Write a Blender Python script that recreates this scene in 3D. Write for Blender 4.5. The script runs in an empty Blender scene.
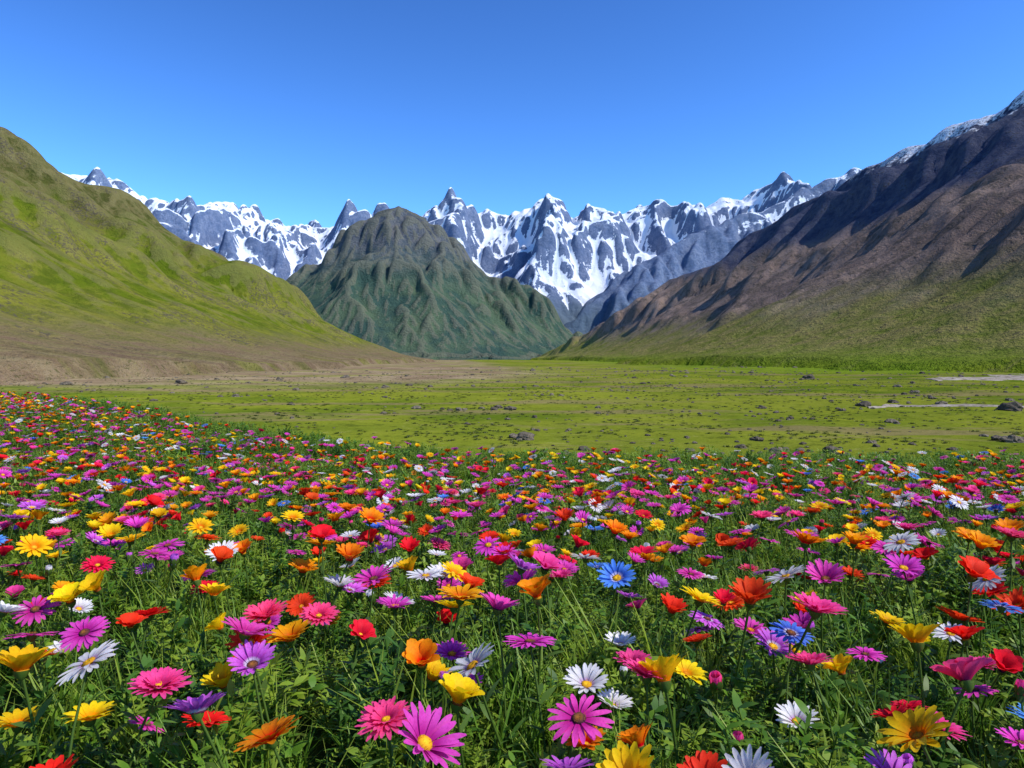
import bpy, bmesh, math, random
import numpy as np
from mathutils import Vector, Matrix, Euler
random.seed(7); np.random.seed(7)
scene=bpy.context.scene
scene.view_settings.view_transform='Standard'
scene.view_settings.look='None'
scene.view_settings.exposure=0

# ------------------------------------------------------------ noise
def _tab(seed):
    r=np.random.RandomState(seed)
    p=r.permutation(256); a=r.rand(256)*2*np.pi
    return p,np.cos(a),np.sin(a)
_T={}
def perlin(x,y,seed=0):
    if seed not in _T:_T[seed]=_tab(seed)
    p,cx,cy=_T[seed]
    xi=np.floor(x).astype(np.int64); yi=np.floor(y).astype(np.int64)
    xf=x-xi; yf=y-yi
    u=xf**3*(xf*(xf*6-15)+10); v=yf**3*(yf*(yf*6-15)+10)
    def g(i,j,dx,dy):
        h=p[(p[(xi+i)&255]+yi+j)&255]
        return cx[h]*dx+cy[h]*dy
    a=g(0,0,xf,yf);b=g(1,0,xf-1,yf);c=g(0,1,xf,yf-1);d=g(1,1,xf-1,yf-1)
    return np.clip(((a+(b-a)*u)*(1-v)+(c+(d-c)*u)*v)*1.5,-1,1)
def fbm(x,y,o=5,seed=0,gain=.5):
    s=0;a=1;
    for i in range(o):
        s=s+a*perlin(x,y,seed+i);x=x*2.03+7.1;y=y*2.03+3.3;a*=gain
    return s
def ridged(x,y,o=6,seed=0,gain=.5):
    s=0;a=1;w=1
    for i in range(o):
        n=1-np.abs(perlin(x,y,seed+i)); n=n*n*w
        s=s+a*n; w=np.clip(n*1.6,0,1); x=x*2.07+5.7;y=y*2.07+1.9;a*=gain
    return s
def sstep(a,b,x):
    t=np.clip((x-a)/(b-a),0,1);return t*t*(3-2*t)

def erode(h,cell,iters=10,n=15000,steps=45,seed=1,Ke=.25,K=6.0):
    """vectorised droplet erosion; h in metres. returns height and flow accumulation"""
    r=np.random.RandomState(seed)
    H=(h/cell).copy(); ny,nx=H.shape;acc=np.zeros(H.size)
    for it in range(iters):
        px=r.rand(n)*(nx-3)+1;py=r.rand(n)*(ny-3)+1
        dx=np.zeros(n);dy=np.zeros(n);sp=np.ones(n);wa=np.ones(n);se=np.zeros(n)
        for s in range(steps):
            ix=px.astype(int);iy=py.astype(int);u=px-ix;v=py-iy
            a=H[iy,ix];b=H[iy,ix+1];c=H[iy+1,ix];d=H[iy+1,ix+1]
            gx=(b-a)*(1-v)+(d-c)*v; gy=(c-a)*(1-u)+(d-b)*u
            h0=(a*(1-u)+b*u)*(1-v)+(c*(1-u)+d*u)*v
            dx=dx*.15-gx*.85;dy=dy*.15-gy*.85
            l=np.sqrt(dx*dx+dy*dy)+1e-9;dx=dx/l;dy=dy/l
            qx=np.clip(px+dx,1,nx-2.01);qy=np.clip(py+dy,1,ny-2.01)
            jx=qx.astype(int);jy=qy.astype(int);uu=qx-jx;vv=qy-jy
            h1=(H[jy,jx]*(1-uu)+H[jy,jx+1]*uu)*(1-vv)+(H[jy+1,jx]*(1-uu)+H[jy+1,jx+1]*uu)*vv
            dh=h1-h0
            cap=np.maximum(-dh,.01)*sp*wa*K*.1
            dep=np.where(dh>0,np.minimum(dh,se),np.where(se>cap,(se-cap)*.3,-np.minimum((cap-se)*Ke,np.maximum(-dh,0)*.6)))
            se=se-dep
            idx=iy*nx+ix
            add=np.bincount(idx,dep*(1-u)*(1-v),H.size)
            add+=np.bincount(idx+1,dep*u*(1-v),H.size)
            add+=np.bincount(idx+nx,dep*(1-u)*v,H.size)
            add+=np.bincount(idx+nx+1,dep*u*v,H.size)
            H+=np.clip(add.reshape(H.shape),-.12,.12)
            if it*2>=iters:acc+=np.bincount(idx,minlength=H.size)
            sp=np.sqrt(np.maximum(sp*sp-dh*2,.05));sp=np.minimum(sp,4);wa*=.98
            px,py=qx,qy
    acc=acc.reshape(H.shape)
    return H*cell,acc/acc.mean()
def blur(a,n=1):
    for _ in range(n):
        p=np.pad(a,1,mode='edge')
        a=(p[1:-1,1:-1]*4+(p[:-2,1:-1]+p[2:,1:-1]+p[1:-1,:-2]+p[1:-1,2:])*2+p[:-2,:-2]+p[2:,2:]+p[:-2,2:]+p[2:,:-2])/16
    return a

def grid_object(name,X,Y,Z,mat,attrs=None):
    ny,nx=X.shape
    me=bpy.data.meshes.new(name)
    co=np.stack([X,Y,Z],-1).reshape(-1,3).astype(np.float32)
    me.vertices.add(len(co));me.vertices.foreach_set('co',co.ravel())
    i=np.arange(ny-1)[:,None]*nx+np.arange(nx-1)[None,:];i=i.ravel()
    f=np.stack([i,i+1,i+1+nx,i+nx],-1).astype(np.int32)
    me.loops.add(f.size);me.loops.foreach_set('vertex_index',f.ravel())
    me.polygons.add(len(f));me.polygons.foreach_set('loop_start',np.arange(0,f.size,4,dtype=np.int32))
    me.polygons.foreach_set('use_smooth',np.ones(len(f),dtype=bool))
    me.update(calc_edges=True)
    if attrs:
        for k,v in attrs.items():
            at=me.attributes.new(k,'FLOAT','POINT');at.data.foreach_set('value',v.ravel().astype(np.float32))
    me.materials.append(mat)
    o=bpy.data.objects.new(name,me);scene.collection.objects.link(o);return o

# ------------------------------------------------------------ shader helper
class S:
    def __init__(s,name):
        s.m=bpy.data.materials.new(name);s.m.use_nodes=True
        s.t=s.m.node_tree;s.t.nodes.clear()
        s.geo=s.t.nodes.new('ShaderNodeNewGeometry');s.pos=s.geo.outputs['Position']
    def n(s,t):return s.t.nodes.new(t)
    def set(s,sock,v):
        if isinstance(v,bpy.types.NodeSocket):s.t.links.new(v,sock)
        elif isinstance(v,(tuple,list)) and sock.type=='RGBA' and len(v)==3:sock.default_value=(*v,1)
        else:sock.default_value=v
    def math(s,op,a,b=0.,c=None,clamp=False):
        n=s.n('ShaderNodeMath');n.operation=op;n.use_clamp=clamp
        s.set(n.inputs[0],a);s.set(n.inputs[1],b)
        if c is not None:s.set(n.inputs[2],c)
        return n.outputs[0]
    def noise(s,scale,detail=4,vec=None,rough=.55,dist=0):
        n=s.n('ShaderNodeTexNoise');s.set(n.inputs['Vector'],vec or s.pos)
        n.inputs['Scale'].default_value=scale;n.inputs['Detail'].default_value=detail
        n.inputs['Roughness'].default_value=rough;n.inputs['Distortion'].default_value=dist
        return n.outputs['Fac']
    def scaled(s,v,vec=None):
        n=s.n('ShaderNodeVectorMath');n.operation='MULTIPLY';s.set(n.inputs[0],vec or s.pos);n.inputs[1].default_value=v
        return n.outputs[0]
    def sm(s,x,a,b,lo=0.,hi=1.):
        n=s.n('ShaderNodeMapRange');n.interpolation_type='SMOOTHSTEP'
        if a>b:a,b,lo,hi=b,a,hi,lo
        s.set(n.inputs[0],x);n.inputs[1].default_value=a;n.inputs[2].default_value=b
        n.inputs[3].default_value=lo;n.inputs[4].default_value=hi
        return n.outputs[0]
    def mix(s,f,a,b,mode='MIX'):
        n=s.n('ShaderNodeMix');n.data_type='RGBA';n.blend_type=mode
        s.set(n.inputs[0],f);s.set(n.inputs[6],a);s.set(n.inputs[7],b);return n.outputs[2]
    def attr(s,name):
        n=s.n('ShaderNodeAttribute');n.attribute_name=name;return n.outputs['Fac']
    def sep(s,v):
        n=s.n('ShaderNodeSeparateXYZ');s.set(n.inputs[0],v);return n.outputs
    def bump(s,h,strength,dist):
        n=s.n('ShaderNodeBump');n.inputs['Strength'].default_value=strength;n.inputs['Distance'].default_value=dist
        s.set(n.inputs['Height'],h);return n.outputs[0]
    def matte(s,col,normal=None):
        b=s.n('ShaderNodeBsdfDiffuse');s.set(b.inputs['Color'],col);b.inputs['Roughness'].default_value=.3
        if normal:s.set(b.inputs['Normal'],normal)
        o=s.n('ShaderNodeOutputMaterial');s.t.links.new(b.outputs[0],o.inputs[0]);return s.m
    def out(s,col,rough=.9,normal=None,spec=.15,transl=0):
        b=s.n('ShaderNodeBsdfPrincipled');s.set(b.inputs['Base Color'],col);s.set(b.inputs['Roughness'],rough)
        s.set(b.inputs['Specular IOR Level'],spec)
        if normal:s.set(b.inputs['Normal'],normal)
        o=s.n('ShaderNodeOutputMaterial');r=b.outputs[0]
        if transl:
            t=s.n('ShaderNodeBsdfTranslucent');s.set(t.inputs[0],col)
            m=s.n('ShaderNodeMixShader');m.inputs[0].default_value=transl
            s.t.links.new(r,m.inputs[1]);s.t.links.new(t.outputs[0],m.inputs[2]);r=m.outputs[0]
        s.t.links.new(r,o.inputs[0]);return s.m

def floor_color(s):
    """valley floor colours; shared by the floor and the feet of the hillsides"""
    big=s.noise(.006,5,s.scaled((.6,1.6,0)),rough=.6);mid=s.noise(.05,5,rough=.6);fine=s.noise(.45,5,rough=.72)
    g=s.mix(s.sm(mid,.38,.62),(.090,.138,.010),(.19,.22,.018))
    g=s.mix(s.sm(big,.42,.6,0,.7),g,(.22,.235,.025))
    x,y,z=s.sep(s.pos)
    p2=s.noise(.020,7,s.scaled((.35,1.6,0)),rough=.68)
    g=s.mix(s.sm(p2,.51,.59,0,.7),g,s.mix(mid,(.17,.13,.06),(.28,.20,.10)))
    dry=s.math('ADD',s.sm(y,110,420),s.math('MULTIPLY',big,.9))
    lft=s.sm(s.math('MULTIPLY_ADD',y,.08,x),140,-130)
    dm=s.sm(s.math('MULTIPLY',dry,s.math('MULTIPLY_ADD',lft,.82,.34)),.62,1.0,0,.9)
    dm=s.math('MULTIPLY',dm,s.sm(s.noise(.014,6,s.scaled((.5,1.8,0)),rough=.68),.64,.46,.4,1.))
    g=s.mix(dm,g,s.mix(s.sm(mid,.35,.65),(.22,.14,.095),(.34,.25,.155)))
    lush=s.math('MULTIPLY',s.sm(x,60,280),s.sm(s.math('MULTIPLY_ADD',big,500,y),560,760))
    g=s.mix(s.math('MULTIPLY',lush,.8),g,s.mix(mid,(.095,.19,.010),(.18,.27,.02)))
    g=s.mix(s.sm(fine,.53,.66,0,.7),g,(.055,.075,.010))
    g=s.mix(s.sm(fine,.42,.33,0,.5),g,(.28,.27,.07))
    return g,fine,(x,y,z),big,mid,fine

def mat_ground():
    s=S('meadow_ground');g,h,(x,y,z),*_=floor_color(s)
    k=s.attr('knoll')
    g=s.mix(k,g,s.mix(s.noise(9,3),(.03,.06,.01),(.07,.09,.02)))
    return s.matte(g,s.bump(h,.7,.5))

def mat_left():
    s=S('grassy_slope');g,h,(x,y,z),big,mid,fine=floor_color(s)
    gul=s.attr('curv');fl=s.attr('flow');rb=s.attr('rib')
    n1=s.noise(.008,7,rough=.68);n2=s.noise(.05,6,rough=.70);n3=s.noise(.25,4,rough=.75)
    c=s.mix(s.sm(n1,.4,.6),(.125,.175,.012),(.25,.25,.035))
    c=s.mix(s.sm(n2,.47,.59,0,.55),c,(.07,.10,.012))
    zz=s.math('MULTIPLY_ADD',n1,300,z)
    c=s.mix(s.sm(zz,310,460,0,.75),c,s.mix(s.sm(n2,.4,.6),(.06,.055,.025),(.19,.15,.07)))
    tan=s.math('MULTIPLY',s.sm(s.math('MULTIPLY_ADD',n1,110,z),105,55,0,.9),s.sm(n2,.62,.45,.5,1.))
    c=s.mix(tan,c,s.mix(s.sm(n2,.35,.65),(.24,.155,.105),(.31,.225,.13)))
    c=s.mix(s.sm(s.math('MULTIPLY_ADD',n2,.6,rb),.64,.35,0,.7),c,(.038,.055,.014))
    c=s.mix(s.sm(fl,.4,.8,0,.5),c,(.040,.062,.012))
    c=s.mix(s.sm(gul,-.0,-.4,0,.4),c,(.26,.23,.09))
    out=s.math('MULTIPLY',s.sm(n3,.48,.58),s.sm(s.math('MULTIPLY_ADD',n1,1.,s.math('MULTIPLY',rb,.15)),.62,.70))
    c=s.mix(s.math('MULTIPLY',out,.85),c,s.mix(n2,(.035,.03,.024),(.17,.14,.115)))
    c=s.mix(s.sm(z,-6,14),g,c)
    hh=s.math('ADD',s.math('MULTIPLY',n2,12),s.math('MULTIPLY',n3,6))
    return s.matte(c,s.bump(hh,.9,1))

def mat_right():
    s=S('brown_slope');g,h,(x,y,z),big,mid,fine=floor_color(s)
    gul=s.attr('curv');fl=s.attr('flow');rb=s.attr('rib')
    n1=s.noise(.008,7,rough=.66);n2=s.noise(.04,6,rough=.70);n3=s.noise(.2,4,rough=.72)
    c=s.mix(s.sm(n1,.38,.62),(.19,.14,.115),(.30,.22,.175))
    c=s.mix(s.sm(n2,.48,.6,0,.6),c,(.105,.09,.07))
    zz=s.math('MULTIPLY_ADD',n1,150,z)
    c=s.mix(s.sm(zz,195,105,0,.9),c,s.mix(s.sm(n2,.35,.65),(.13,.165,.02),(.29,.25,.08)))
    c=s.mix(s.sm(zz,315,395,0,.95),c,s.mix(s.sm(n2,.35,.65),(.032,.046,.092),(.095,.105,.15)))  # shade of the upper face painted in as dark slate blue
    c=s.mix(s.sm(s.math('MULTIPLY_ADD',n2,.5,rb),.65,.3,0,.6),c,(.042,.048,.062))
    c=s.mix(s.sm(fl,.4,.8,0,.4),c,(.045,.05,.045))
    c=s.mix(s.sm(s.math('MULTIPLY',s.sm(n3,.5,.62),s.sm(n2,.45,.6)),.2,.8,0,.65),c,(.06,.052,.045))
    sn=s.math('MULTIPLY',s.sm(s.math('MULTIPLY_ADD',fl,80,s.math('MULTIPLY_ADD',n2,230,z)),592,622),s.sm(n3,.38,.5))
    sn=s.math('MULTIPLY',sn,s.sm(y,2150,1750))
    c=s.mix(sn,c,(.82,.84,.88))
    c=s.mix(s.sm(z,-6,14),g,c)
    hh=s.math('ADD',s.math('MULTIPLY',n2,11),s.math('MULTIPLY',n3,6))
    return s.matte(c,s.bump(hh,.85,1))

def mat_peak():
    s=S('green_peak');x,y,z=s.sep(s.pos)
    gul=s.attr('curv');fl=s.attr('flow');rb=s.attr('rib')
    n1=s.noise(.005,6,rough=.66);n2=s.noise(.02,6,rough=.70);n3=s.noise(.08,4,rough=.72)
    c=s.mix(s.sm(n1,.38,.62),(.048,.092,.070),(.098,.145,.082))
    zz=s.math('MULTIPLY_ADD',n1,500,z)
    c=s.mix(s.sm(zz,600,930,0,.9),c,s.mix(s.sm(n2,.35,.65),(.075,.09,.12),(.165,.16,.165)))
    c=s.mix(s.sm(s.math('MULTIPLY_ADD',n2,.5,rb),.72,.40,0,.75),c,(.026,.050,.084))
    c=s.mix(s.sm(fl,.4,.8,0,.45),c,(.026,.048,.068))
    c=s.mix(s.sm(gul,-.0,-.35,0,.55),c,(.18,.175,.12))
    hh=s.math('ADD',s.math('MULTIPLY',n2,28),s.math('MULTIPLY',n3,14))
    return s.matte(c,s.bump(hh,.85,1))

def mat_snow(name,snowline,lo,hi):
    s=S(name);x,y,z=s.sep(s.pos)
    gul=s.attr('curv');fl=s.attr('flow');nz=s.sep(s.geo.outputs['Normal'])[2]
    n1=s.noise(.0022,5,rough=.6);n2=s.noise(.016,8,rough=.76);n3=s.noise(.06,4,rough=.7)
    hazy_rock=s.mix(s.sm(n2,.35,.65),(.11,.16,.27),(.22,.265,.37))  # aerial haze painted into the far rock as a blue tint
    hazy_rock=s.mix(s.sm(n3,.45,.65,0,.5),hazy_rock,(.085,.125,.215))
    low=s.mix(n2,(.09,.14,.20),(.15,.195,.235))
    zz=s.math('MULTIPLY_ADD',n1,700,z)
    hazy_rock=s.mix(s.sm(zz,900,600),hazy_rock,low)
    a=s.sm(s.math('MULTIPLY_ADD',fl,300,s.math('MULTIPLY_ADD',n2,300,s.math('MULTIPLY_ADD',n1,700,z))),snowline+500,snowline+680)
    st=s.math('MULTIPLY_ADD',n2,.75,s.math('MULTIPLY_ADD',nz,1.0,-.375))
    st=s.math('ADD',st,s.math('MULTIPLY_ADD',n3,.35,-.175))
    st=s.math('ADD',st,s.math('MULTIPLY_ADD',n1,.55,-.275))
    st=s.math('ADD',st,s.math('MULTIPLY',fl,.22))
    st=s.math('ADD',st,s.math('MULTIPLY',gul,.14))
    b=s.sm(st,lo,hi)
    sn=s.sm(s.math('MULTIPLY',a,b),.3,.5)
    c=s.mix(sn,hazy_rock,(.84,.87,.92))
    hh=s.math('ADD',s.math('MULTIPLY',n2,s.math('MULTIPLY_ADD',sn,-25,70)),s.math('MULTIPLY',n3,14))
    return s.matte(c,s.bump(hh,.65,1))

# ------------------------------------------------------------ ground
EX=np.array([-40,-15,-8.6,-6.2,-2.7,-1.3,0,4.3,10,40.]);EY=np.array([22,17,12.2,10.2,7.4,6.4,6.0,5.7,5.6,7.])
def edge(x):return np.interp(x,EX,EY)
def floor_z(x,y):
    r=np.sqrt(x*x+y*y)
    return -8+fbm(x/170,y/170,3,11)*2.2*sstep(60,500,r)+fbm(x/22,y/22,3,21)*.35*sstep(900,200,r)
def ground_z(x,y):
    e=edge(x)
    s=sstep(-7,0,x)
    zk=-.05*np.clip(y-1,0,e-1)*s+fbm(x/1.4,y/1.4,3,31)*.035
    t=sstep(0,26,y-e-.4)
    return zk*(1-t)+floor_z(x,y)*t
def axis(n,a,lo,hi):
    u=np.linspace(math.asinh(lo/a),math.asinh(hi/a),n);return a*np.sinh(u)
gx=axis(620,4,-9000,9000);gy=axis(560,4,-60,14000)
X,Y=np.meshgrid(gx,gy)
Z=ground_z(X,Y)
knoll=1-sstep(1,6,Y-edge(X))
grid_object('valley_ground',X,Y,Z,mat_ground(),{'knoll':knoll})

# ------------------------------------------------------------ ridges
RIB={}
def ridge(X,Y,pts,wk,w0,p,rib=0.,lam=250.,seed=0,key=None):
    """tent-shaped ridge along a crest line, with buttresses and gullies running down the fall line"""
    out=np.zeros_like(X);S_=np.zeros_like(X);U=np.ones_like(X);acc=0.
    for (x0,y0,h0),(x1,y1,h1) in zip(pts[:-1],pts[1:]):
        dx,dy=x1-x0,y1-y0;L_=math.hypot(dx,dy)
        t=np.clip(((X-x0)*dx+(Y-y0)*dy)/(L_*L_),0,1)
        ex=X-x0-t*dx;ey=Y-y0-t*dy
        d=np.hypot(ex,ey);h=h0+(h1-h0)*t
        w=wk*h+w0;u=np.clip(d/w,0,1)
        z=h*(1-u)**p
        side=np.sign(dx*ey-dy*ex)
        s=acc+t*L_+side*7777.
        m=z>out
        out=np.where(m,z,out);S_=np.where(m,s,S_);U=np.where(m,u,U)
        acc+=L_
    if rib:
        sw=S_+fbm(X/420,Y/420,3,seed+40)*lam*.55
        r1=1-np.abs(perlin(sw/lam,U*1.1+seed,seed));r2=1-np.abs(perlin(sw/lam*2.3+9,U*2+seed,seed+1));r3=1-np.abs(perlin(sw/lam*5.1+3,U*4,seed+2))
        r=r1**1.3+.5*r2**1.3*(.4+.6*r1)+.25*r3
        env=np.sqrt(np.clip(U*2.6,0,1))*np.clip((1-U)*1.4,0,1)
        hloc=np.clip(out/120,0,1)
        dz=(r-.98)*rib*env*hloc
        if key:
            old=RIB.get(key);v=np.where(hloc>0,np.clip(r/1.5,0,1),.6)
            RIB[key]=v if old is None else np.where(out>RIB[key+'z'],v,old)
            RIB[key+'z']=out if old is None else np.maximum(out,RIB[key+'z'])
        out=out+dz
    return out
def smax(a,b,k):
    h=np.clip(.5+.5*(a-b)/k,0,1);return b+(a-b)*h+k*h*(1-h)-0
def curvature(Z,cell,n):
    return np.clip((blur(Z,n)-Z)/(cell*.35),-1,1)

def hill(name,x0,x1,y0,y1,cell,fn,mat,er,follow=True,sink=1.2,curvn=6,cap=.45):
    xs=np.arange(x0,x1,cell);ys=np.arange(y0,y1,cell)
    X,Y=np.meshgrid(xs,ys)
    RIB.clear()
    R=fn(X,Y)
    R0=R.copy()
    R,A=erode(R,cell,**er)
    R=np.minimum(R,blur(R,5)+cell*cap)
    R=R*.5+blur(R,1)*.5
    R=np.where(R0<=0.5,np.minimum(R,R0+.5),R)
    C=curvature(R,cell,curvn)
    F=np.clip(np.log1p(blur(A,1))/2.2,0,1)
    rb=RIB.get('k',np.full_like(R,.6))
    Z=(floor_z(X,Y) if follow else -8)+R-sink
    return grid_object(name,X,Y,Z,mat,{'curv':C,'flow':F,'rib':rb})

L=[(-1500,-900,680),(-1250,0,600),(-1130,700,525),(-985,1400,436),(-855,1700,356),(-762,2000,226),(-658,2300,124),(-400,2700,16)]
def f_left(X,Y):
    wx=X+fbm(X/260,Y/260,3,41)*18;wy=Y+fbm(X/260,Y/260,3,45)*18
    b=ridge(wx,wy,L,1.75,60,1.45,125,330,500,'k')
    m=np.clip(b/120,0,1)
    g=ridged(X/180,Y/180,6,50)-.9
    return np.maximum(b+g*19*m+fbm(X/60,Y/60,4,57)*5*m,0)
hill('grassy_hillside',-2600,-60,-900,3000,7.,f_left,mat_left(),dict(iters=10,n=18000,steps=70,seed=3,K=7),curvn=5)

R1=[(1700,-900,800),(1400,0,720),(1200,800,615),(1035,1500,547),(970,1850,535),(876,2250,470),(602,2650,300),(438,3000,186),(152,3400,30)]
R2=[(1020,300,330),(800,700,310),(705,1000,290),(763,1350,262),(777,1700,240),(687,2050,210),(450,2600,117)]
def f_right(X,Y):
    wx=X+fbm(X/300,Y/300,3,61)*22;wy=Y+fbm(X/300,Y/300,3,65)*22
    b=ridge(wx,wy,R1,1.3,60,1.3,105,360,520,'k')
    c=ridge(wx,wy,R2,1.8,40,1.3,70,280,540,'k')
    z=smax(b,c,25)-6
    m=np.clip(b/120,0,1)
    g=ridged(X/220,Y/220,6,70)-.9
    return np.maximum(z+g*17*m+fbm(X/80,Y/80,4,77)*5*m,0)
hill('brown_mountainside',80,2900,-900,3700,8.,f_right,mat_right(),dict(iters=9,n=18000,steps=60,seed=4,K=7),curvn=5)

P1=[(-1700,4350,40),(-1400,4400,323),(-1060,4450,600),(-700,4500,915),(-377,4500,715),(-72,4450,475),(285,4400,190),(470,4350,8)]
P2=[(-700,4500,915),(-640,4150,610),(-520,3800,290),(-450,3500,20)]
P3=[(-700,4500,915),(-600,5000,850),(-500,5600,950)]
def f_peak(X,Y):
    wx=X+fbm(X/350,Y/350,3,81)*25;wy=Y+fbm(X/350,Y/350,3,85)*25
    b=ridge(wx,wy,P1,1.12,70,1.05,260,330,560,'k')
    b=smax(b,ridge(wx,wy,P2,.72,40,1.05,130,240,580,'k'),10)-2
    b=np.maximum(b,ridge(wx,wy,P3,.8,60,1.1))
    m=np.clip(b/150,0,1)
    g=ridged(X/240,Y/240,6,90)-.9
    return np.maximum(b+g*22*m,0)
hill('green_mountain',-2300,1300,3300,5700,10.,f_peak,mat_peak(),dict(iters=8,n=14000,steps=70,seed=5,K=6),follow=False,sink=4,curvn=5,cap=.6)

Q1=[(2700,5900,1500),(1725,5600,1090),(1300,5400,905),(900,5200,683),(594,5000,400),(344,4800,150)]
def f_q1(X,Y):
    wx=X+fbm(X/350,Y/350,3,101)*30;wy=Y+fbm(X/350,Y/350,3,105)*30
    b=ridge(wx,wy,Q1,1.1,60,1.12,210,380,600,'k');m=np.clip(b/150,0,1)
    return np.maximum(b+(ridged(X/320,Y/320,6,110)-.9)*35*m,0)
snow_mid=mat_snow('mid_ridge_hazy_rock',900,.68,.78)
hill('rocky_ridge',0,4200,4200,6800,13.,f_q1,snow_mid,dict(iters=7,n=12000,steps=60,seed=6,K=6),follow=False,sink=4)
Q2=[(-4200,6000,1450),(-3100,5700,1200),(-2468,5500,960),(-2020,5300,688),(-1600,5100,400),(-1250,4950,100)]
def f_q2(X,Y):
    wx=X+fbm(X/350,Y/350,3,121)*30;wy=Y+fbm(X/350,Y/350,3,125)*30
    b=ridge(wx,wy,Q2,1.1,60,1.12,210,380,620,'k');m=np.clip(b/150,0,1)
    return np.maximum(b+(ridged(X/320,Y/320,6,130)-.9)*35*m,0)
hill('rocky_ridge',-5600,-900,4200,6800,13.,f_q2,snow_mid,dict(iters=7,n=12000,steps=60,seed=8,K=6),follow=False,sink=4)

SK=[(-200,150),(-60,165),(70,175),(110,183),(130,181),(160,200),(190,213),(225,205),(260,216),(290,227),(330,230),(365,224),(400,211),(430,219),(465,204),(490,214),(510,217),(540,205),(570,218),(600,213),(630,212),(655,202),(680,210),(720,202),(770,189),(800,194),(830,182),(860,169),(950,150),(1100,150),(1300,160)]
YC=7500.
sx=np.array([(a-512)/739.6*YC for a,b in SK]);sh=np.array([(358-b)/739.6*YC+12 for a,b in SK])
def f_range(X,Y):
    wx=X+fbm(X/900,Y/900,4,141)*110
    wy=Y+fbm(X/800,Y/800,4,145)*230
    H=np.interp(X+fbm(X/200,Y/200,2,171)*25,sx,sh)
    d=(wy-YC)
    u=np.where(d<0,-d/2700.,d/1900.)
    base=H*np.clip(1-u,0,1)**1.25
    m=sstep(0,.26,u)*np.clip(base/500,0,1)
    k=np.clip(base/500,0,1)
    sp=(1-np.abs(perlin(wx/820,d/2600,151)))**1.5
    r2=(1-np.abs(perlin(wx/330+4,d/1300,152)))**1.3
    r3=(1-np.abs(perlin(wx/140+2,d/600,153)))
    sp2=ridged(wx/800,wy/800,8,155,gain=.54)-.95
    z=base+(sp-.5)*560*m+(r2-.5)*220*sstep(0,.16,u)*k*(.5+sp*.5)+(r3-.5)*75*k*sstep(0,.08,u)+sp2*(60+155*m)*k-5
    z+=(ridged(X/200,Y/200,5,161,gain=.55)-.9)*26*np.clip(base/600,0,1)
    return np.maximum(z,0)
hill('snow_mountain_range',-7000,7000,4800,8500,12.,f_range,mat_snow('snow_hazy_rock',400,.45,.55),dict(iters=4,n=40000,steps=55,seed=9,K=5),follow=False,sink=4,curvn=5,cap=.55)

# ------------------------------------------------------------ plants
class MB:
    def __init__(s):s.v=[];s.f=[];s.m=[];s.t=[]
    def add(s,vs,fs,mat,ts):
        b=len(s.v);s.v+=[tuple(v) for v in vs];s.t+=list(ts)
        for f in fs:s.f.append(tuple(i+b for i in f));s.m.append(mat)
    def obj(s,name,mats,col):
        me=bpy.data.meshes.new(name);me.from_pydata(s.v,[],s.f)
        me.polygons.foreach_set('material_index',s.m);me.polygons.foreach_set('use_smooth',[True]*len(s.f))
        a=me.attributes.new('t','FLOAT','POINT');a.data.foreach_set('value',s.t)
        for m in mats:me.materials.append(m)
        o=bpy.data.objects.new(name,me);col.objects.link(o);return o
def strip(mb,pts,widths,side,mat,t0=0,t1=1):
    vs=[];fs=[];ts=[];n=len(pts)
    for i,(p,w) in enumerate(zip(pts,widths)):
        vs+=[p-side*w,p+side*w];ts+=[t0+(t1-t0)*i/(n-1)]*2
    for i in range(n-1):fs.append((2*i,2*i+1,2*i+3,2*i+2))
    mb.add(vs,fs,mat,ts)
def tube(mb,pts,rad,mat,k=5):
    vs=[];fs=[];ts=[]
    for i,p in enumerate(pts):
        for j in range(k):
            a=2*math.pi*j/k;vs.append(p+Vector((math.cos(a),math.sin(a),0))*rad);ts.append(i/(len(pts)-1))
    for i in range(len(pts)-1):
        for j in range(k):fs.append((i*k+j,i*k+(j+1)%k,(i+1)*k+(j+1)%k,(i+1)*k+j))
    mb.add(vs,fs,mat,ts)
def leaf(mb,p,d,L,W,mat,droop=.3):
    d=d.normalized();side=d.cross(Vector((0,0,1)))
    if side.length<.01:side=Vector((1,0,0))
    side.normalize();up=side.cross(d)
    pts=[];ws=[]
    for i in range(4):
        s=i/3;pts.append(p+d*L*s+Vector((0,0,-droop*L*s*s)));ws.append(W*[.25,1,.8,.05][i])
    strip(mb,pts,ws,(side+up*random.uniform(-.5,.5)).normalized(),mat)
def petal(mb,M,ang,r0,L,W,e0,e1,kt,cup,mat,z0=0,nL=6):
    r=r0;z=z0;vs=[];fs=[];ts=[];ca,sa=math.cos(ang),math.sin(ang)
    tw=random.uniform(-.25,.25)
    for i in range(nL+1):
        s=i/nL
        w=W/2*((s+.1)/1.1)**.55*max(.05,(1-s**kt))**.5*1.15
        for j in (-1,0,1):
            y=w*j;zz=z+cup*w*abs(j)+tw*w*j*s
            rr=r-(abs(j)*w*.12)
            vs.append(M@Vector((rr*ca-y*sa,rr*sa+y*ca,zz)));ts.append(s)
        e=e0+(e1-e0)*s
        r+=L/nL*math.cos(e);z+=L/nL*math.sin(e)
    for i in range(nL):
        for j in range(2):
            a=i*3+j;fs.append((a,a+1,a+4,a+3))
    mb.add(vs,fs,mat,ts)
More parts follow.
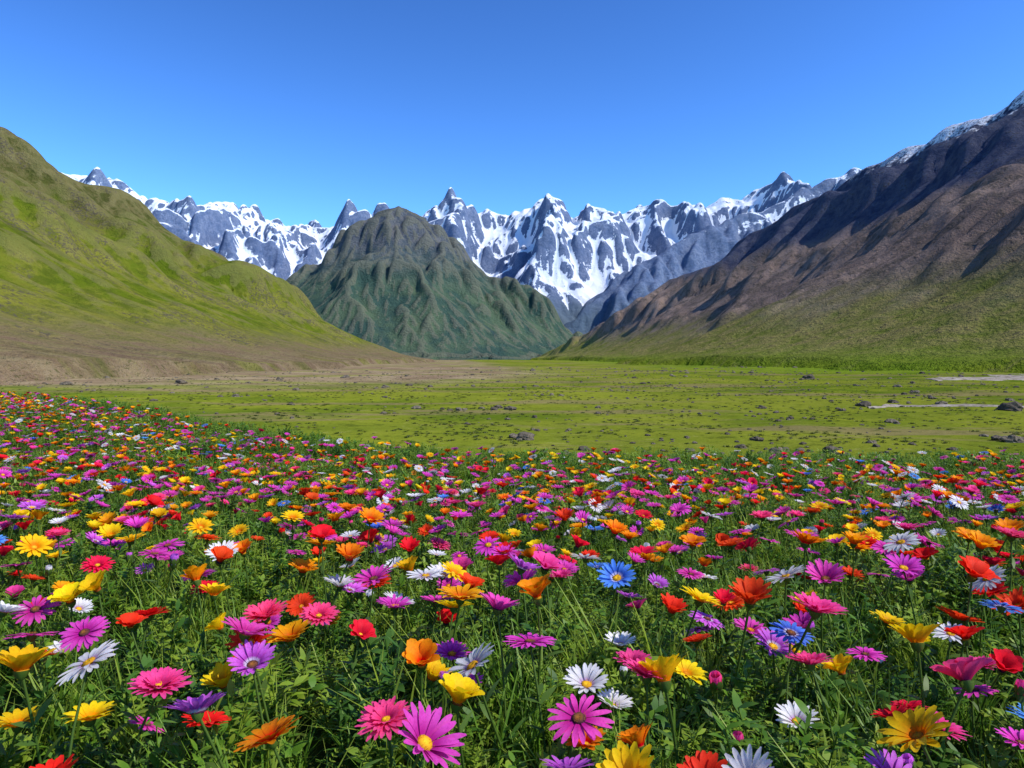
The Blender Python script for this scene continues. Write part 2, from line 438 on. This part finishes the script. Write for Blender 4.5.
def disk(mb,M,R,H,mat):
    k=12;vs=[];fs=[];ts=[]
    rings=[(1.,0),(1.02,.4),(.8,.85),(.45,1.),(.2,.85)]
    for a,(q,h) in enumerate(rings):
        for j in range(k):
            an=2*math.pi*j/k+a*.26;bm=1+.08*random.uniform(-1,1)
            vs.append(M@Vector((R*q*bm*math.cos(an),R*q*bm*math.sin(an),H*h*bm)));ts.append(1-q)
    vs.append(M@Vector((0,0,H*.75)));ts.append(1)
    for a in range(len(rings)-1):
        for j in range(k):fs.append((a*k+j,a*k+(j+1)%k,(a+1)*k+(j+1)%k,(a+1)*k+j))
    b=(len(rings)-1)*k
    for j in range(k):fs.append((b+j,b+(j+1)%k,len(vs)-1))
    mb.add(vs,fs,mat,ts)
    for _ in range(22):
        an=random.uniform(0,6.28);q=R*random.uniform(.3,1.05)
        p=Vector((q*math.cos(an),q*math.sin(an),H*.8));w=R*.07
        mb.add([M@(p+Vector((-w,0,0))),M@(p+Vector((w,0,0))),M@(p+Vector((0,w,R*.35)))],[(0,1,2)],mat,[.8,.8,1])

def petal_mat(name,base,tip,ring=None,vein=.15):
    s=S(name);t=s.attr('t')
    oi=s.n('ShaderNodeObjectInfo').outputs['Random']
    c=s.mix(s.sm(t,.1,.75),tuple(a*.8 for a in base),tip)
    if ring:c=s.mix(s.sm(t,.30,.12),c,ring)
    tc=s.n('ShaderNodeTexCoord').outputs['Object']
    nz=s.noise(260,2,tc)
    c=s.mix(s.math('MULTIPLY',s.sm(nz,.45,.7),vein*2),c,tuple(a*.6 for a in base))
    h=s.n('ShaderNodeHueSaturation');s.set(h.inputs['Color'],c)
    s.set(h.inputs['Hue'],s.math('MULTIPLY_ADD',oi,.035,.4825))
    s.set(h.inputs['Value'],s.math('MULTIPLY_ADD',s.math('FRACT',s.math('MULTIPLY',oi,7.3)),.25,.95))
    return s.out(h.outputs[0],.6,None,.15,.42)
def leaf_mat(name,a,b,tip):
    s=S(name);t=s.attr('t');oi=s.n('ShaderNodeObjectInfo').outputs['Random']
    n=s.noise(2.2,3)
    c=s.mix(s.math('ADD',s.math('MULTIPLY',oi,.6),s.math('MULTIPLY_ADD',n,1.2,-.4),clamp=True),a,b)
    c=s.mix(s.sm(t,.4,1.,0,.6),c,tip)
    return s.out(c,.5,None,.3,.35)
M_stem=leaf_mat('stem_green',(.07,.15,.02),(.12,.20,.03),(.11,.19,.03))
M_leafA=leaf_mat('leaf_green',(.065,.17,.012),(.15,.30,.02),(.20,.33,.03))
M_leafB=leaf_mat('leaf_bright',(.12,.24,.015),(.27,.39,.03),(.34,.42,.05))
M_leafC=leaf_mat('leaf_dark',(.035,.11,.012),(.08,.19,.02),(.11,.22,.03))
def cen_mat(name,a,b):
    s=S(name);return s.out(s.mix(s.attr('t'),a,b),.8,None,.1)
C_yel=cen_mat('centre_yellow',(.45,.2,.01),(.85,.5,.02));C_dark=cen_mat('centre_dark',(.05,.01,.03),(.3,.12,.02));C_org=cen_mat('centre_orange',(.25,.06,.01),(.75,.3,.01))

PM={
 'magenta':petal_mat('petal_magenta',(.68,.02,.38),(.84,.09,.56)),
 'purple':petal_mat('petal_purple',(.48,.03,.48),(.70,.16,.74),(.7,.6,.75)),
 'pink':petal_mat('petal_pink',(.84,.025,.20),(.90,.08,.30)),
 'red':petal_mat('petal_red',(.80,.008,.008),(.90,.022,.015)),
 'orange':petal_mat('petal_orange',(.90,.18,.003),(.95,.38,.005),(.80,.06,.0)),
 'yellow':petal_mat('petal_yellow',(.92,.50,.003),(.95,.68,.008),(.9,.32,.0)),
 'white':petal_mat('petal_white',(.76,.72,.74),(.84,.82,.82),(.6,.4,.6),.06),
 'blue':petal_mat('petal_blue',(.05,.14,.60),(.12,.34,.85),(.6,.6,.8)),
}
def flower(mb,kind,h,sc=1.,openness=1.):
    lean=Vector((random.uniform(-1,1),random.uniform(-1,1),0))*h*.2
    pts=[Vector((0,0,-.02))+lean*0,Vector((0,0,h*.35))+lean*.15,Vector((0,0,h*.7))+lean*.5,Vector((0,0,h))+lean]
    tube(mb,pts,.0022*sc,1)
    for _ in range(random.randint(3,6)):
        q=random.uniform(.1,.75);a=random.uniform(0,6.28)
        p=Vector((0,0,h*q))+lean*q*.5
        leaf(mb,p,Vector((math.cos(a),math.sin(a),random.uniform(.3,1.3))),random.uniform(.03,.065),random.uniform(.003,.007),1)
    tl=random.uniform(0,.5);ta=random.uniform(0,6.28)
    ax=Vector((math.cos(ta),math.sin(ta),0))
    M=Matrix.Translation(pts[-1])@Matrix.Rotation(tl,4,ax)@Matrix.Scale(sc,4)
    vs=[];ts=[];fs=[];k=8
    for (r,z) in ((.002,-.012),(.008,-.006),(.0105,.002)):
        for j in range(k):
            an=6.283*j/k;vs.append(M@Vector((r*math.cos(an),r*math.sin(an),z)));ts.append(.3)
    for a in range(2):
        for j in range(k):fs.append((a*k+j,a*k+(j+1)%k,(a+1)*k+(j+1)%k,(a+1)*k+j))
    mb.add(vs,fs,1,ts)
    R=random.uniform
    if kind=='daisy':
        n=random.randint(18,24);e=R(.05,.75)
        for lay in (0,1):
            for i in range(n if lay==0 else n//2):petal(mb,M,6.283*(i+.5*lay)/(n if lay==0 else n//2)+R(-.07,.07),.008,.040*R(.85,1.06)*(1-.1*lay),.0105,e+.12*lay+R(-.1,.1),e-.3+R(-.22,.2),3.4,.2,0,z0=.001*lay)
        disk(mb,M,.0105,.005,2)
    elif kind=='gazania':
        n=random.randint(12,15);e=R(.4,1.0)
        for lay in (0,1):
            for i in range(n):petal(mb,M,6.283*(i+.5*lay)/n+R(-.06,.06),.007,.043*R(.86,1.05)*(1-.12*lay),.0165,e+.2*lay+R(-.1,.1),e-.4+R(-.2,.2),2.3,.22,0,z0=.001+.002*lay)
        disk(mb,M,.009,.005,2)
    elif kind=='gerbera':
        n=random.randint(20,25);e=R(.15,.6)
        for lay,(l,ee) in enumerate(((1,0),(.82,.22),(.5,.5))):
            nn=int(n*(1-.15*lay))
            for i in range(nn):petal(mb,M,6.283*(i+.4*lay)/nn+R(-.07,.07),.007,.041*l*R(.85,1.06),.0105,e+ee+R(-.12,.12),e+ee-.3+R(-.2,.2),3.2,.2,0,z0=.001+.0015*lay)
        disk(mb,M,.008,.006,2)
    elif kind=='poppy':
        e=R(.7,1.15)
        for lay in (0,1):
            n=7
            for i in range(n):petal(mb,M,6.283*(i+.5*lay)/n+R(-.1,.1),.004,.043*R(.88,1.05)*(1-.1*lay),.029,e+.15*lay+R(-.1,.1),e-.5+R(-.25,.15),3,.35,0,z0=.001+.003*lay,nL=7)
        disk(mb,M,.007,.007,2)
    elif kind=='bud':
        n=10
        for i in range(n):petal(mb,M,6.283*i/n,.007,.026,.013,1.25,1.9,3,.1,0)
        for i in range(7):petal(mb,M,6.283*i/7,.008,.018,.013,1.2,1.8,2.2,.1,1)
spec={
 'magenta_daisies':([('daisy','magenta',C_dark),('daisy','magenta',C_yel),('daisy','magenta',C_org),('daisy','magenta',C_dark)],.25),
 'purple_daisies':([('daisy','purple',C_dark),('daisy','purple',C_yel)],.05),
 'pink_gerberas':([('gerbera','pink',C_yel),('gerbera','pink',C_org),('poppy','pink',C_dark)],.10),
 'red_poppies':([('poppy','red',C_dark),('gerbera','red',C_yel),('poppy','red',C_yel),('gazania','red',C_org)],.17),
 'orange_gazanias':([('gazania','orange',C_org),('poppy','orange',C_yel),('gazania','orange',C_yel)],.13),
 'yellow_gazanias':([('gazania','yellow',C_org),('poppy','yellow',C_org),('gazania','yellow',C_yel)],.18),
 'white_daisies':([('daisy','white',C_yel),('daisy','white',C_yel)],.11),
 'blue_daisies':([('daisy','blue',C_yel),('daisy','blue',C_dark)],.03),
 'flower_buds':([('bud','pink',C_yel),('bud','purple',C_yel),('bud','white',C_yel),('bud','red',C_yel)],.09),
}
def gn_scatter(name,pts,rots,scl,idx,col):
    me=bpy.data.meshes.new(name);me.vertices.add(len(pts))
    me.vertices.foreach_set('co',np.asarray(pts,dtype=np.float32).ravel())
    a=me.attributes.new('rot','FLOAT_VECTOR','POINT');a.data.foreach_set('vector',np.asarray(rots,dtype=np.float32).ravel())
    a=me.attributes.new('scl','FLOAT','POINT');a.data.foreach_set('value',np.asarray(scl,dtype=np.float32))
    a=me.attributes.new('idx','INT','POINT');a.data.foreach_set('value',np.asarray(idx,dtype=np.int32))
    o=bpy.data.objects.new(name,me);scene.collection.objects.link(o)
    ng=bpy.data.node_groups.new(name+'_scatter','GeometryNodeTree')
    ng.interface.new_socket('Geometry',in_out='INPUT',socket_type='NodeSocketGeometry')
    ng.interface.new_socket('Geometry',in_out='OUTPUT',socket_type='NodeSocketGeometry')
    N=ng.nodes;gi=N.new('NodeGroupInput');go=N.new('NodeGroupOutput')
    ci=N.new('GeometryNodeCollectionInfo');ci.inputs[0].default_value=col;ci.inputs['Separate Children'].default_value=True;ci.inputs['Reset Children'].default_value=True
    ip=N.new('GeometryNodeInstanceOnPoints')
    def na(n,t):
        q=N.new('GeometryNodeInputNamedAttribute');q.data_type=t;q.inputs['Name'].default_value=n
        return [x for x in q.outputs if x.enabled][0]
    e=N.new('FunctionNodeEulerToRotation')
    l=ng.links.new
    l(gi.outputs[0],ip.inputs['Points']);l(ci.outputs[0],ip.inputs['Instance'])
    ip.inputs['Pick Instance'].default_value=True
    l(na('idx','INT'),ip.inputs['Instance Index'])
    l(na('rot','FLOAT_VECTOR'),e.inputs[0]);l(e.outputs[0],ip.inputs['Rotation'])
    l(na('scl','FLOAT'),ip.inputs['Scale']);l(ip.outputs[0],go.inputs[0])
    md=o.modifiers.new('scatter','NODES');md.node_group=ng
    return o
def scatter_region(spacing,ymin,extra,rng,rmin):
    xs=np.arange(-17,9,spacing);ys=np.arange(ymin,19,spacing)
    X,Y=np.meshgrid(xs,ys);X=X.ravel()+(rng.rand(X.size)-.5)*spacing*1.3;Y=Y.ravel()+(rng.rand(Y.size)-.5)*spacing*1.3
    k=(np.abs(X)<1.6+.9*Y)&(Y<edge(X)+extra)&(np.hypot(X,Y)>rmin)
    return X[k],Y[k]
rng=np.random.RandomState(11)
fx,fy=scatter_region(.097,.1,1.3,rng,.88)
keep=(fbm(fx/.55,fy/.55,3,201)*.6+rng.rand(fx.size))>(.12+.6*sstep(-.3,1.2,fy-edge(fx)))
keep&=rng.rand(fx.size)<(.52+.48*sstep(1.8,5.,fy))
fx,fy=fx[keep],fy[keep];fz=ground_z(fx,fy)
names=list(spec);W=np.array([spec[n][1] for n in names]);W/=W.sum()
noi=np.stack([fbm(fx/.8+31*i,fy/.8,2,220+i) for i in range(len(names))],1)
pr=W[None,:]*np.exp(noi*1.1);pr/=pr.sum(1,keepdims=True)
pick=(pr.cumsum(1)>rng.rand(len(fx))[:,None]).argmax(1)
for gi_,nm in enumerate(names):
    col=bpy.data.collections.new(nm+'_source');k=0
    for kind,cl,cm in spec[nm][0]:
        for v in range(3):
            mb=MB();flower(mb,kind,random.uniform(.17,.29) if kind!='bud' else random.uniform(.17,.27))
            mb.obj(f'{nm}_{k:02d}',[PM[cl],M_stem,cm],col);k+=1
    s=pick==gi_;n=s.sum()
    rot=np.stack([rng.normal(.06,.13,n),rng.normal(0,.13,n),rng.rand(n)*6.283],1)
    gn_scatter(nm,np.stack([fx[s],fy[s],fz[s]],1),rot,rng.uniform(.82,1.32,n)*(1-.31*sstep(1.3,6.,fy[s])),rng.randint(0,k,n),col)

# foliage
col=bpy.data.collections.new('meadow_foliage_source')
k=0
for v in range(4):
    mb=MB()
    for _ in range(40):
        a=random.uniform(0,6.28);r=abs(random.gauss(0,.035));b=random.uniform(0,6.28)
        p=Vector((r*math.cos(a),r*math.sin(a),-.01));h=random.uniform(.08,.22)
        d=Vector((math.cos(b),math.sin(b),0));q=random.uniform(.2,.8)*h
        pts=[p+Vector((0,0,h*s))+d*q*s*s for s in (0,.35,.7,1)]
        w=random.uniform(.0014,.003)
        strip(mb,pts,[w,w,w*.7,w*.1],Vector((-d.y,d.x,0)),0)
    mb.obj(f'foliage_{k:02d}',[M_leafB if v%2 else M_leafA],col);k+=1
for v in range(8):
    mb=MB()
    for _ in range(6):
        a=random.uniform(0,6.28);d=Vector((math.cos(a),math.sin(a),0));h=random.uniform(.09,.2);q=random.uniform(.01,.08)
        pts=[d*.012+Vector((0,0,h*s))+d*q*s for s in (0,.5,1)]
        tube(mb,pts,.0014,0,3)
        for i in range(18):
            s=random.uniform(.15,1)**.8;b=random.uniform(0,6.28)
            p=d*.012+Vector((0,0,h*s))+d*q*s
            leaf(mb,p,Vector((math.cos(b),math.sin(b),random.uniform(.1,1.2))),random.uniform(.02,.045),random.uniform(.003,.008),0,random.uniform(0,.5))
    mb.obj(f'foliage_{k:02d}',[[M_leafA,M_leafB,M_leafC,M_leafB][v%4]],col);k+=1
for v in range(4):
    mb=MB()
    for _ in range(8):
        a=random.uniform(0,6.28);d=Vector((math.cos(a),math.sin(a),0));h=random.uniform(.08,.2);q=random.uniform(.03,.12)
        sd=Vector((-d.y,d.x,0))
        P=lambda s:d*q*s*s+Vector((0,0,h*s-.05*s*s))
        strip(mb,[P(s) for s in (0,.5,1)],[.0011]*3,sd,0)
        for i in range(10):
            s=.2+.8*i/10
            for sg in (-1,1):
                L_=.022*(1.15-s)+.008
                leaf(mb,P(s),sd*sg+d*.5+Vector((0,0,random.uniform(0,.5))),L_*random.uniform(.8,1.3),.0024,0,.1)
    mb.obj(f'foliage_{k:02d}',[[M_leafA,M_leafB][v%2]],col);k+=1
lx,ly=scatter_region(.084,.1,2.2,rng,.35)
n=len(lx);rot=np.stack([rng.normal(0,.12,n),rng.normal(0,.12,n),rng.rand(n)*6.283],1)
dens=fbm(lx/.7,ly/.7,3,301)
gn_scatter('meadow_foliage',np.stack([lx,ly,ground_z(lx,ly)],1),rot,rng.uniform(.65,1.15,n)*(1+.3*np.clip(dens,-1,1)),rng.randint(0,k,n),col)

# ------------------------------------------------------------ valley floor tufts and stones
def mat_rock():
    s=S('weathered_stone');tc=s.n('ShaderNodeTexCoord').outputs['Object']
    n=s.noise(3,5,tc,rough=.65);oi=s.n('ShaderNodeObjectInfo').outputs['Random']
    c=s.mix(s.sm(n,.35,.65),(.09,.075,.05),(.25,.21,.15));c=s.mix(s.math('MULTIPLY',oi,.7),c,(.06,.05,.035))
    return s.out(c,.9,s.bump(n,.6,.2))
MR=mat_rock()
def rock_mesh(name,seed,r=1.):
    bm=bmesh.new();bmesh.ops.create_icosphere(bm,subdivisions=3,radius=r)
    from mathutils import noise as mn
    off=Vector((seed*13.1,seed*7.7,3.3))
    for v in bm.verts:
        c=v.co.normalized()
        d=1+.45*mn.noise(c*1.1+off)+.22*mn.noise(c*2.7+off)+.1*mn.noise(c*6+off)
        v.co=Vector((c.x*d*1.2,c.y*d,c.z*d*.62))*r
    me=bpy.data.meshes.new(name);bm.to_mesh(me);bm.free();me.materials.append(MR);return me
col=bpy.data.collections.new('scattered_stones_source')
for i in range(5):col.objects.link(bpy.data.objects.new(f'stone_{i}',rock_mesh(f'stone_{i}',i)))
def fan(n,r0,r1,rng,p=1.):
    r=(r0**p+(r1**p-r0**p)*rng.rand(n))**(1/p);a=(rng.rand(n)-.5)*2*.95
    return r*np.sin(a)*1.05,r*np.cos(a)
x,y=fan(8000,45,700,rng,.8);c=fbm(x/22,y/22,3,403)+.25*sstep(-50,120,x)>.22;x,y=x[c],y[c];n=len(x)
gn_scatter('scattered_stones',np.stack([x,y,ground_z(x,y)+.02],1),np.stack([x*0,x*0,rng.rand(n)*6.28],1),np.exp(rng.normal(-1.85,.55,n))*(1+y/280),rng.randint(0,5,n),col)
M_tuft=leaf_mat('tuft_olive',(.05,.08,.01),(.10,.13,.015),(.13,.16,.02))
M_tuft2=leaf_mat('tuft_straw',(.12,.13,.015),(.17,.17,.03),(.22,.2,.04))
col=bpy.data.collections.new('grass_tufts_source')
for v in range(4):
    mb=MB()
    for _ in range(60):
        a=random.uniform(0,6.28);r=abs(random.gauss(0,.22));b=random.uniform(0,6.28)
        p=Vector((r*math.cos(a),r*math.sin(a),-.02));h=random.uniform(.06,.24)
        d=Vector((math.cos(b),math.sin(b),0))
        strip(mb,[p+Vector((0,0,h*s))+d*h*.7*s*s for s in (0,.5,1)],[.03,.025,.004],Vector((-d.y,d.x,0)),0)
    mb.obj(f'tuft_{v}',[[M_tuft,M_tuft,M_tuft2,M_tuft][v]],col)
x,y=fan(26000,25,380,rng,.7);c=fbm(x/14,y/14,4,411)+rng.normal(0,.25,len(x))>.08;x,y=x[c],y[c];n=len(x)
gn_scatter('grass_tufts',np.stack([x,y,ground_z(x,y)],1),np.stack([x*0,x*0,rng.rand(n)*6.28],1),rng.uniform(.35,1.1,n),rng.randint(0,4,n),col)
for (px,py,r,seed) in ((525,440,1.0,11),(515,438,.6,12),(742,447,.5,13),(1012,412,1.8,14),(1000,440,.7,16),(1014,442,.9,17),(985,436,.4,18),(808,379,2.6,15),(690,452,.4,19),(180,384,1.8,20)):
    dist=8.85/((py-358)/739.6);bx=(px-512)/739.6*dist
    o=bpy.data.objects.new('boulder',rock_mesh('boulder',seed,r));scene.collection.objects.link(o)
    o.location=(bx,dist,float(ground_z(np.array([bx]),np.array([dist]))[0])+.1*r);o.rotation_euler=(0,0,seed)
s=S('pale_gravel');n=s.noise(.3,6,rough=.7);M_gr=s.matte(s.mix(s.sm(n,.35,.65),(.22,.18,.13),(.45,.39,.32)),s.bump(n,.5,.5))
def bed(name,path,widths,m):
    path=np.array(path,float);d=np.r_[0,np.cumsum(np.hypot(*np.diff(path,axis=0).T))]
    t=np.arange(0,d[-1],2);cx=np.interp(t,d,path[:,0]);cy=np.interp(t,d,path[:,1]);w=np.interp(t,d,widths)
    cx+=fbm(t/60,t*0+1,2,500)*8;cy+=fbm(t/30,t*0+5,3,504)*min(8,.25*max(widths)+3)
    v=np.linspace(-1,1,25)
    up=1+.8*fbm(t/14,t*0,4,510);dn=1+.8*fbm(t/11,t*0+9,4,520)
    e=np.where(v[None,:]>0,up[:,None],dn[:,None])
    X=cx[:,None]+v*0;Y=cy[:,None]+v[None,:]*(w[:,None]*np.clip(e,.15,2))
    Z=ground_z(X,Y)+.3+.3*fbm(X/6,Y/6,3,530)-.6*np.abs(v)[None,:]**3
    return grid_object(name,X,Y,Z,m)
bed('gravel_riverbed',[(170,300),(215,330),(290,350),(400,370),(650,380)],[2,22,55,80,100],M_gr)
bed('gravel_riverbed',[(60,128),(75,133),(95,131),(125,130)],[.4,2,3,4],M_gr)

# ------------------------------------------------------------ light, sky, camera
sun_dir=Vector((.85,-.30,.92)).normalized()
el=math.asin(sun_dir.z);az=math.atan2(sun_dir.x,sun_dir.y)
ld=bpy.data.lights.new('sun','SUN');ld.energy=5.;ld.angle=math.radians(.5);ld.color=(1,.95,.87)
lo=bpy.data.objects.new('sun',ld);scene.collection.objects.link(lo)
lo.rotation_euler=(-sun_dir).to_track_quat('-Z','Y').to_euler();lo.location=(20,-10,30)
w=bpy.data.worlds.new('World');scene.world=w;w.use_nodes=True
nt=w.node_tree;bg=nt.nodes['Background'];sk=nt.nodes.new('ShaderNodeTexSky')
sk.sky_type='NISHITA';sk.sun_disc=False;sk.sun_elevation=el;sk.sun_rotation=az
sk.altitude=1500;sk.air_density=1.0;sk.dust_density=.6;sk.ozone_density=3.
def wmul(src,c):
    mx=nt.nodes.new('ShaderNodeMix');mx.data_type='RGBA';mx.blend_type='MULTIPLY';mx.inputs[0].default_value=1
    mx.inputs[7].default_value=c;nt.links.new(src,mx.inputs[6]);return mx.outputs[2]
gm=nt.nodes.new('ShaderNodeGamma');gm.inputs[1].default_value=1.6
nt.links.new(wmul(sk.outputs[0],(.66,1.08,1.75,1)),gm.inputs[0])
nt.links.new(wmul(gm.outputs[0],(1.10,.70,.38,1)),bg.inputs[0]);bg.inputs[1].default_value=.118
cd=bpy.data.cameras.new('camera');cd.lens=26;cd.sensor_width=36;cd.clip_start=.05;cd.clip_end=40000
co=bpy.data.objects.new('camera',cd);scene.collection.objects.link(co)
co.location=(0,0,.85);co.rotation_euler=(math.radians(90)-math.atan(26/739.6),0,0)
scene.camera=co
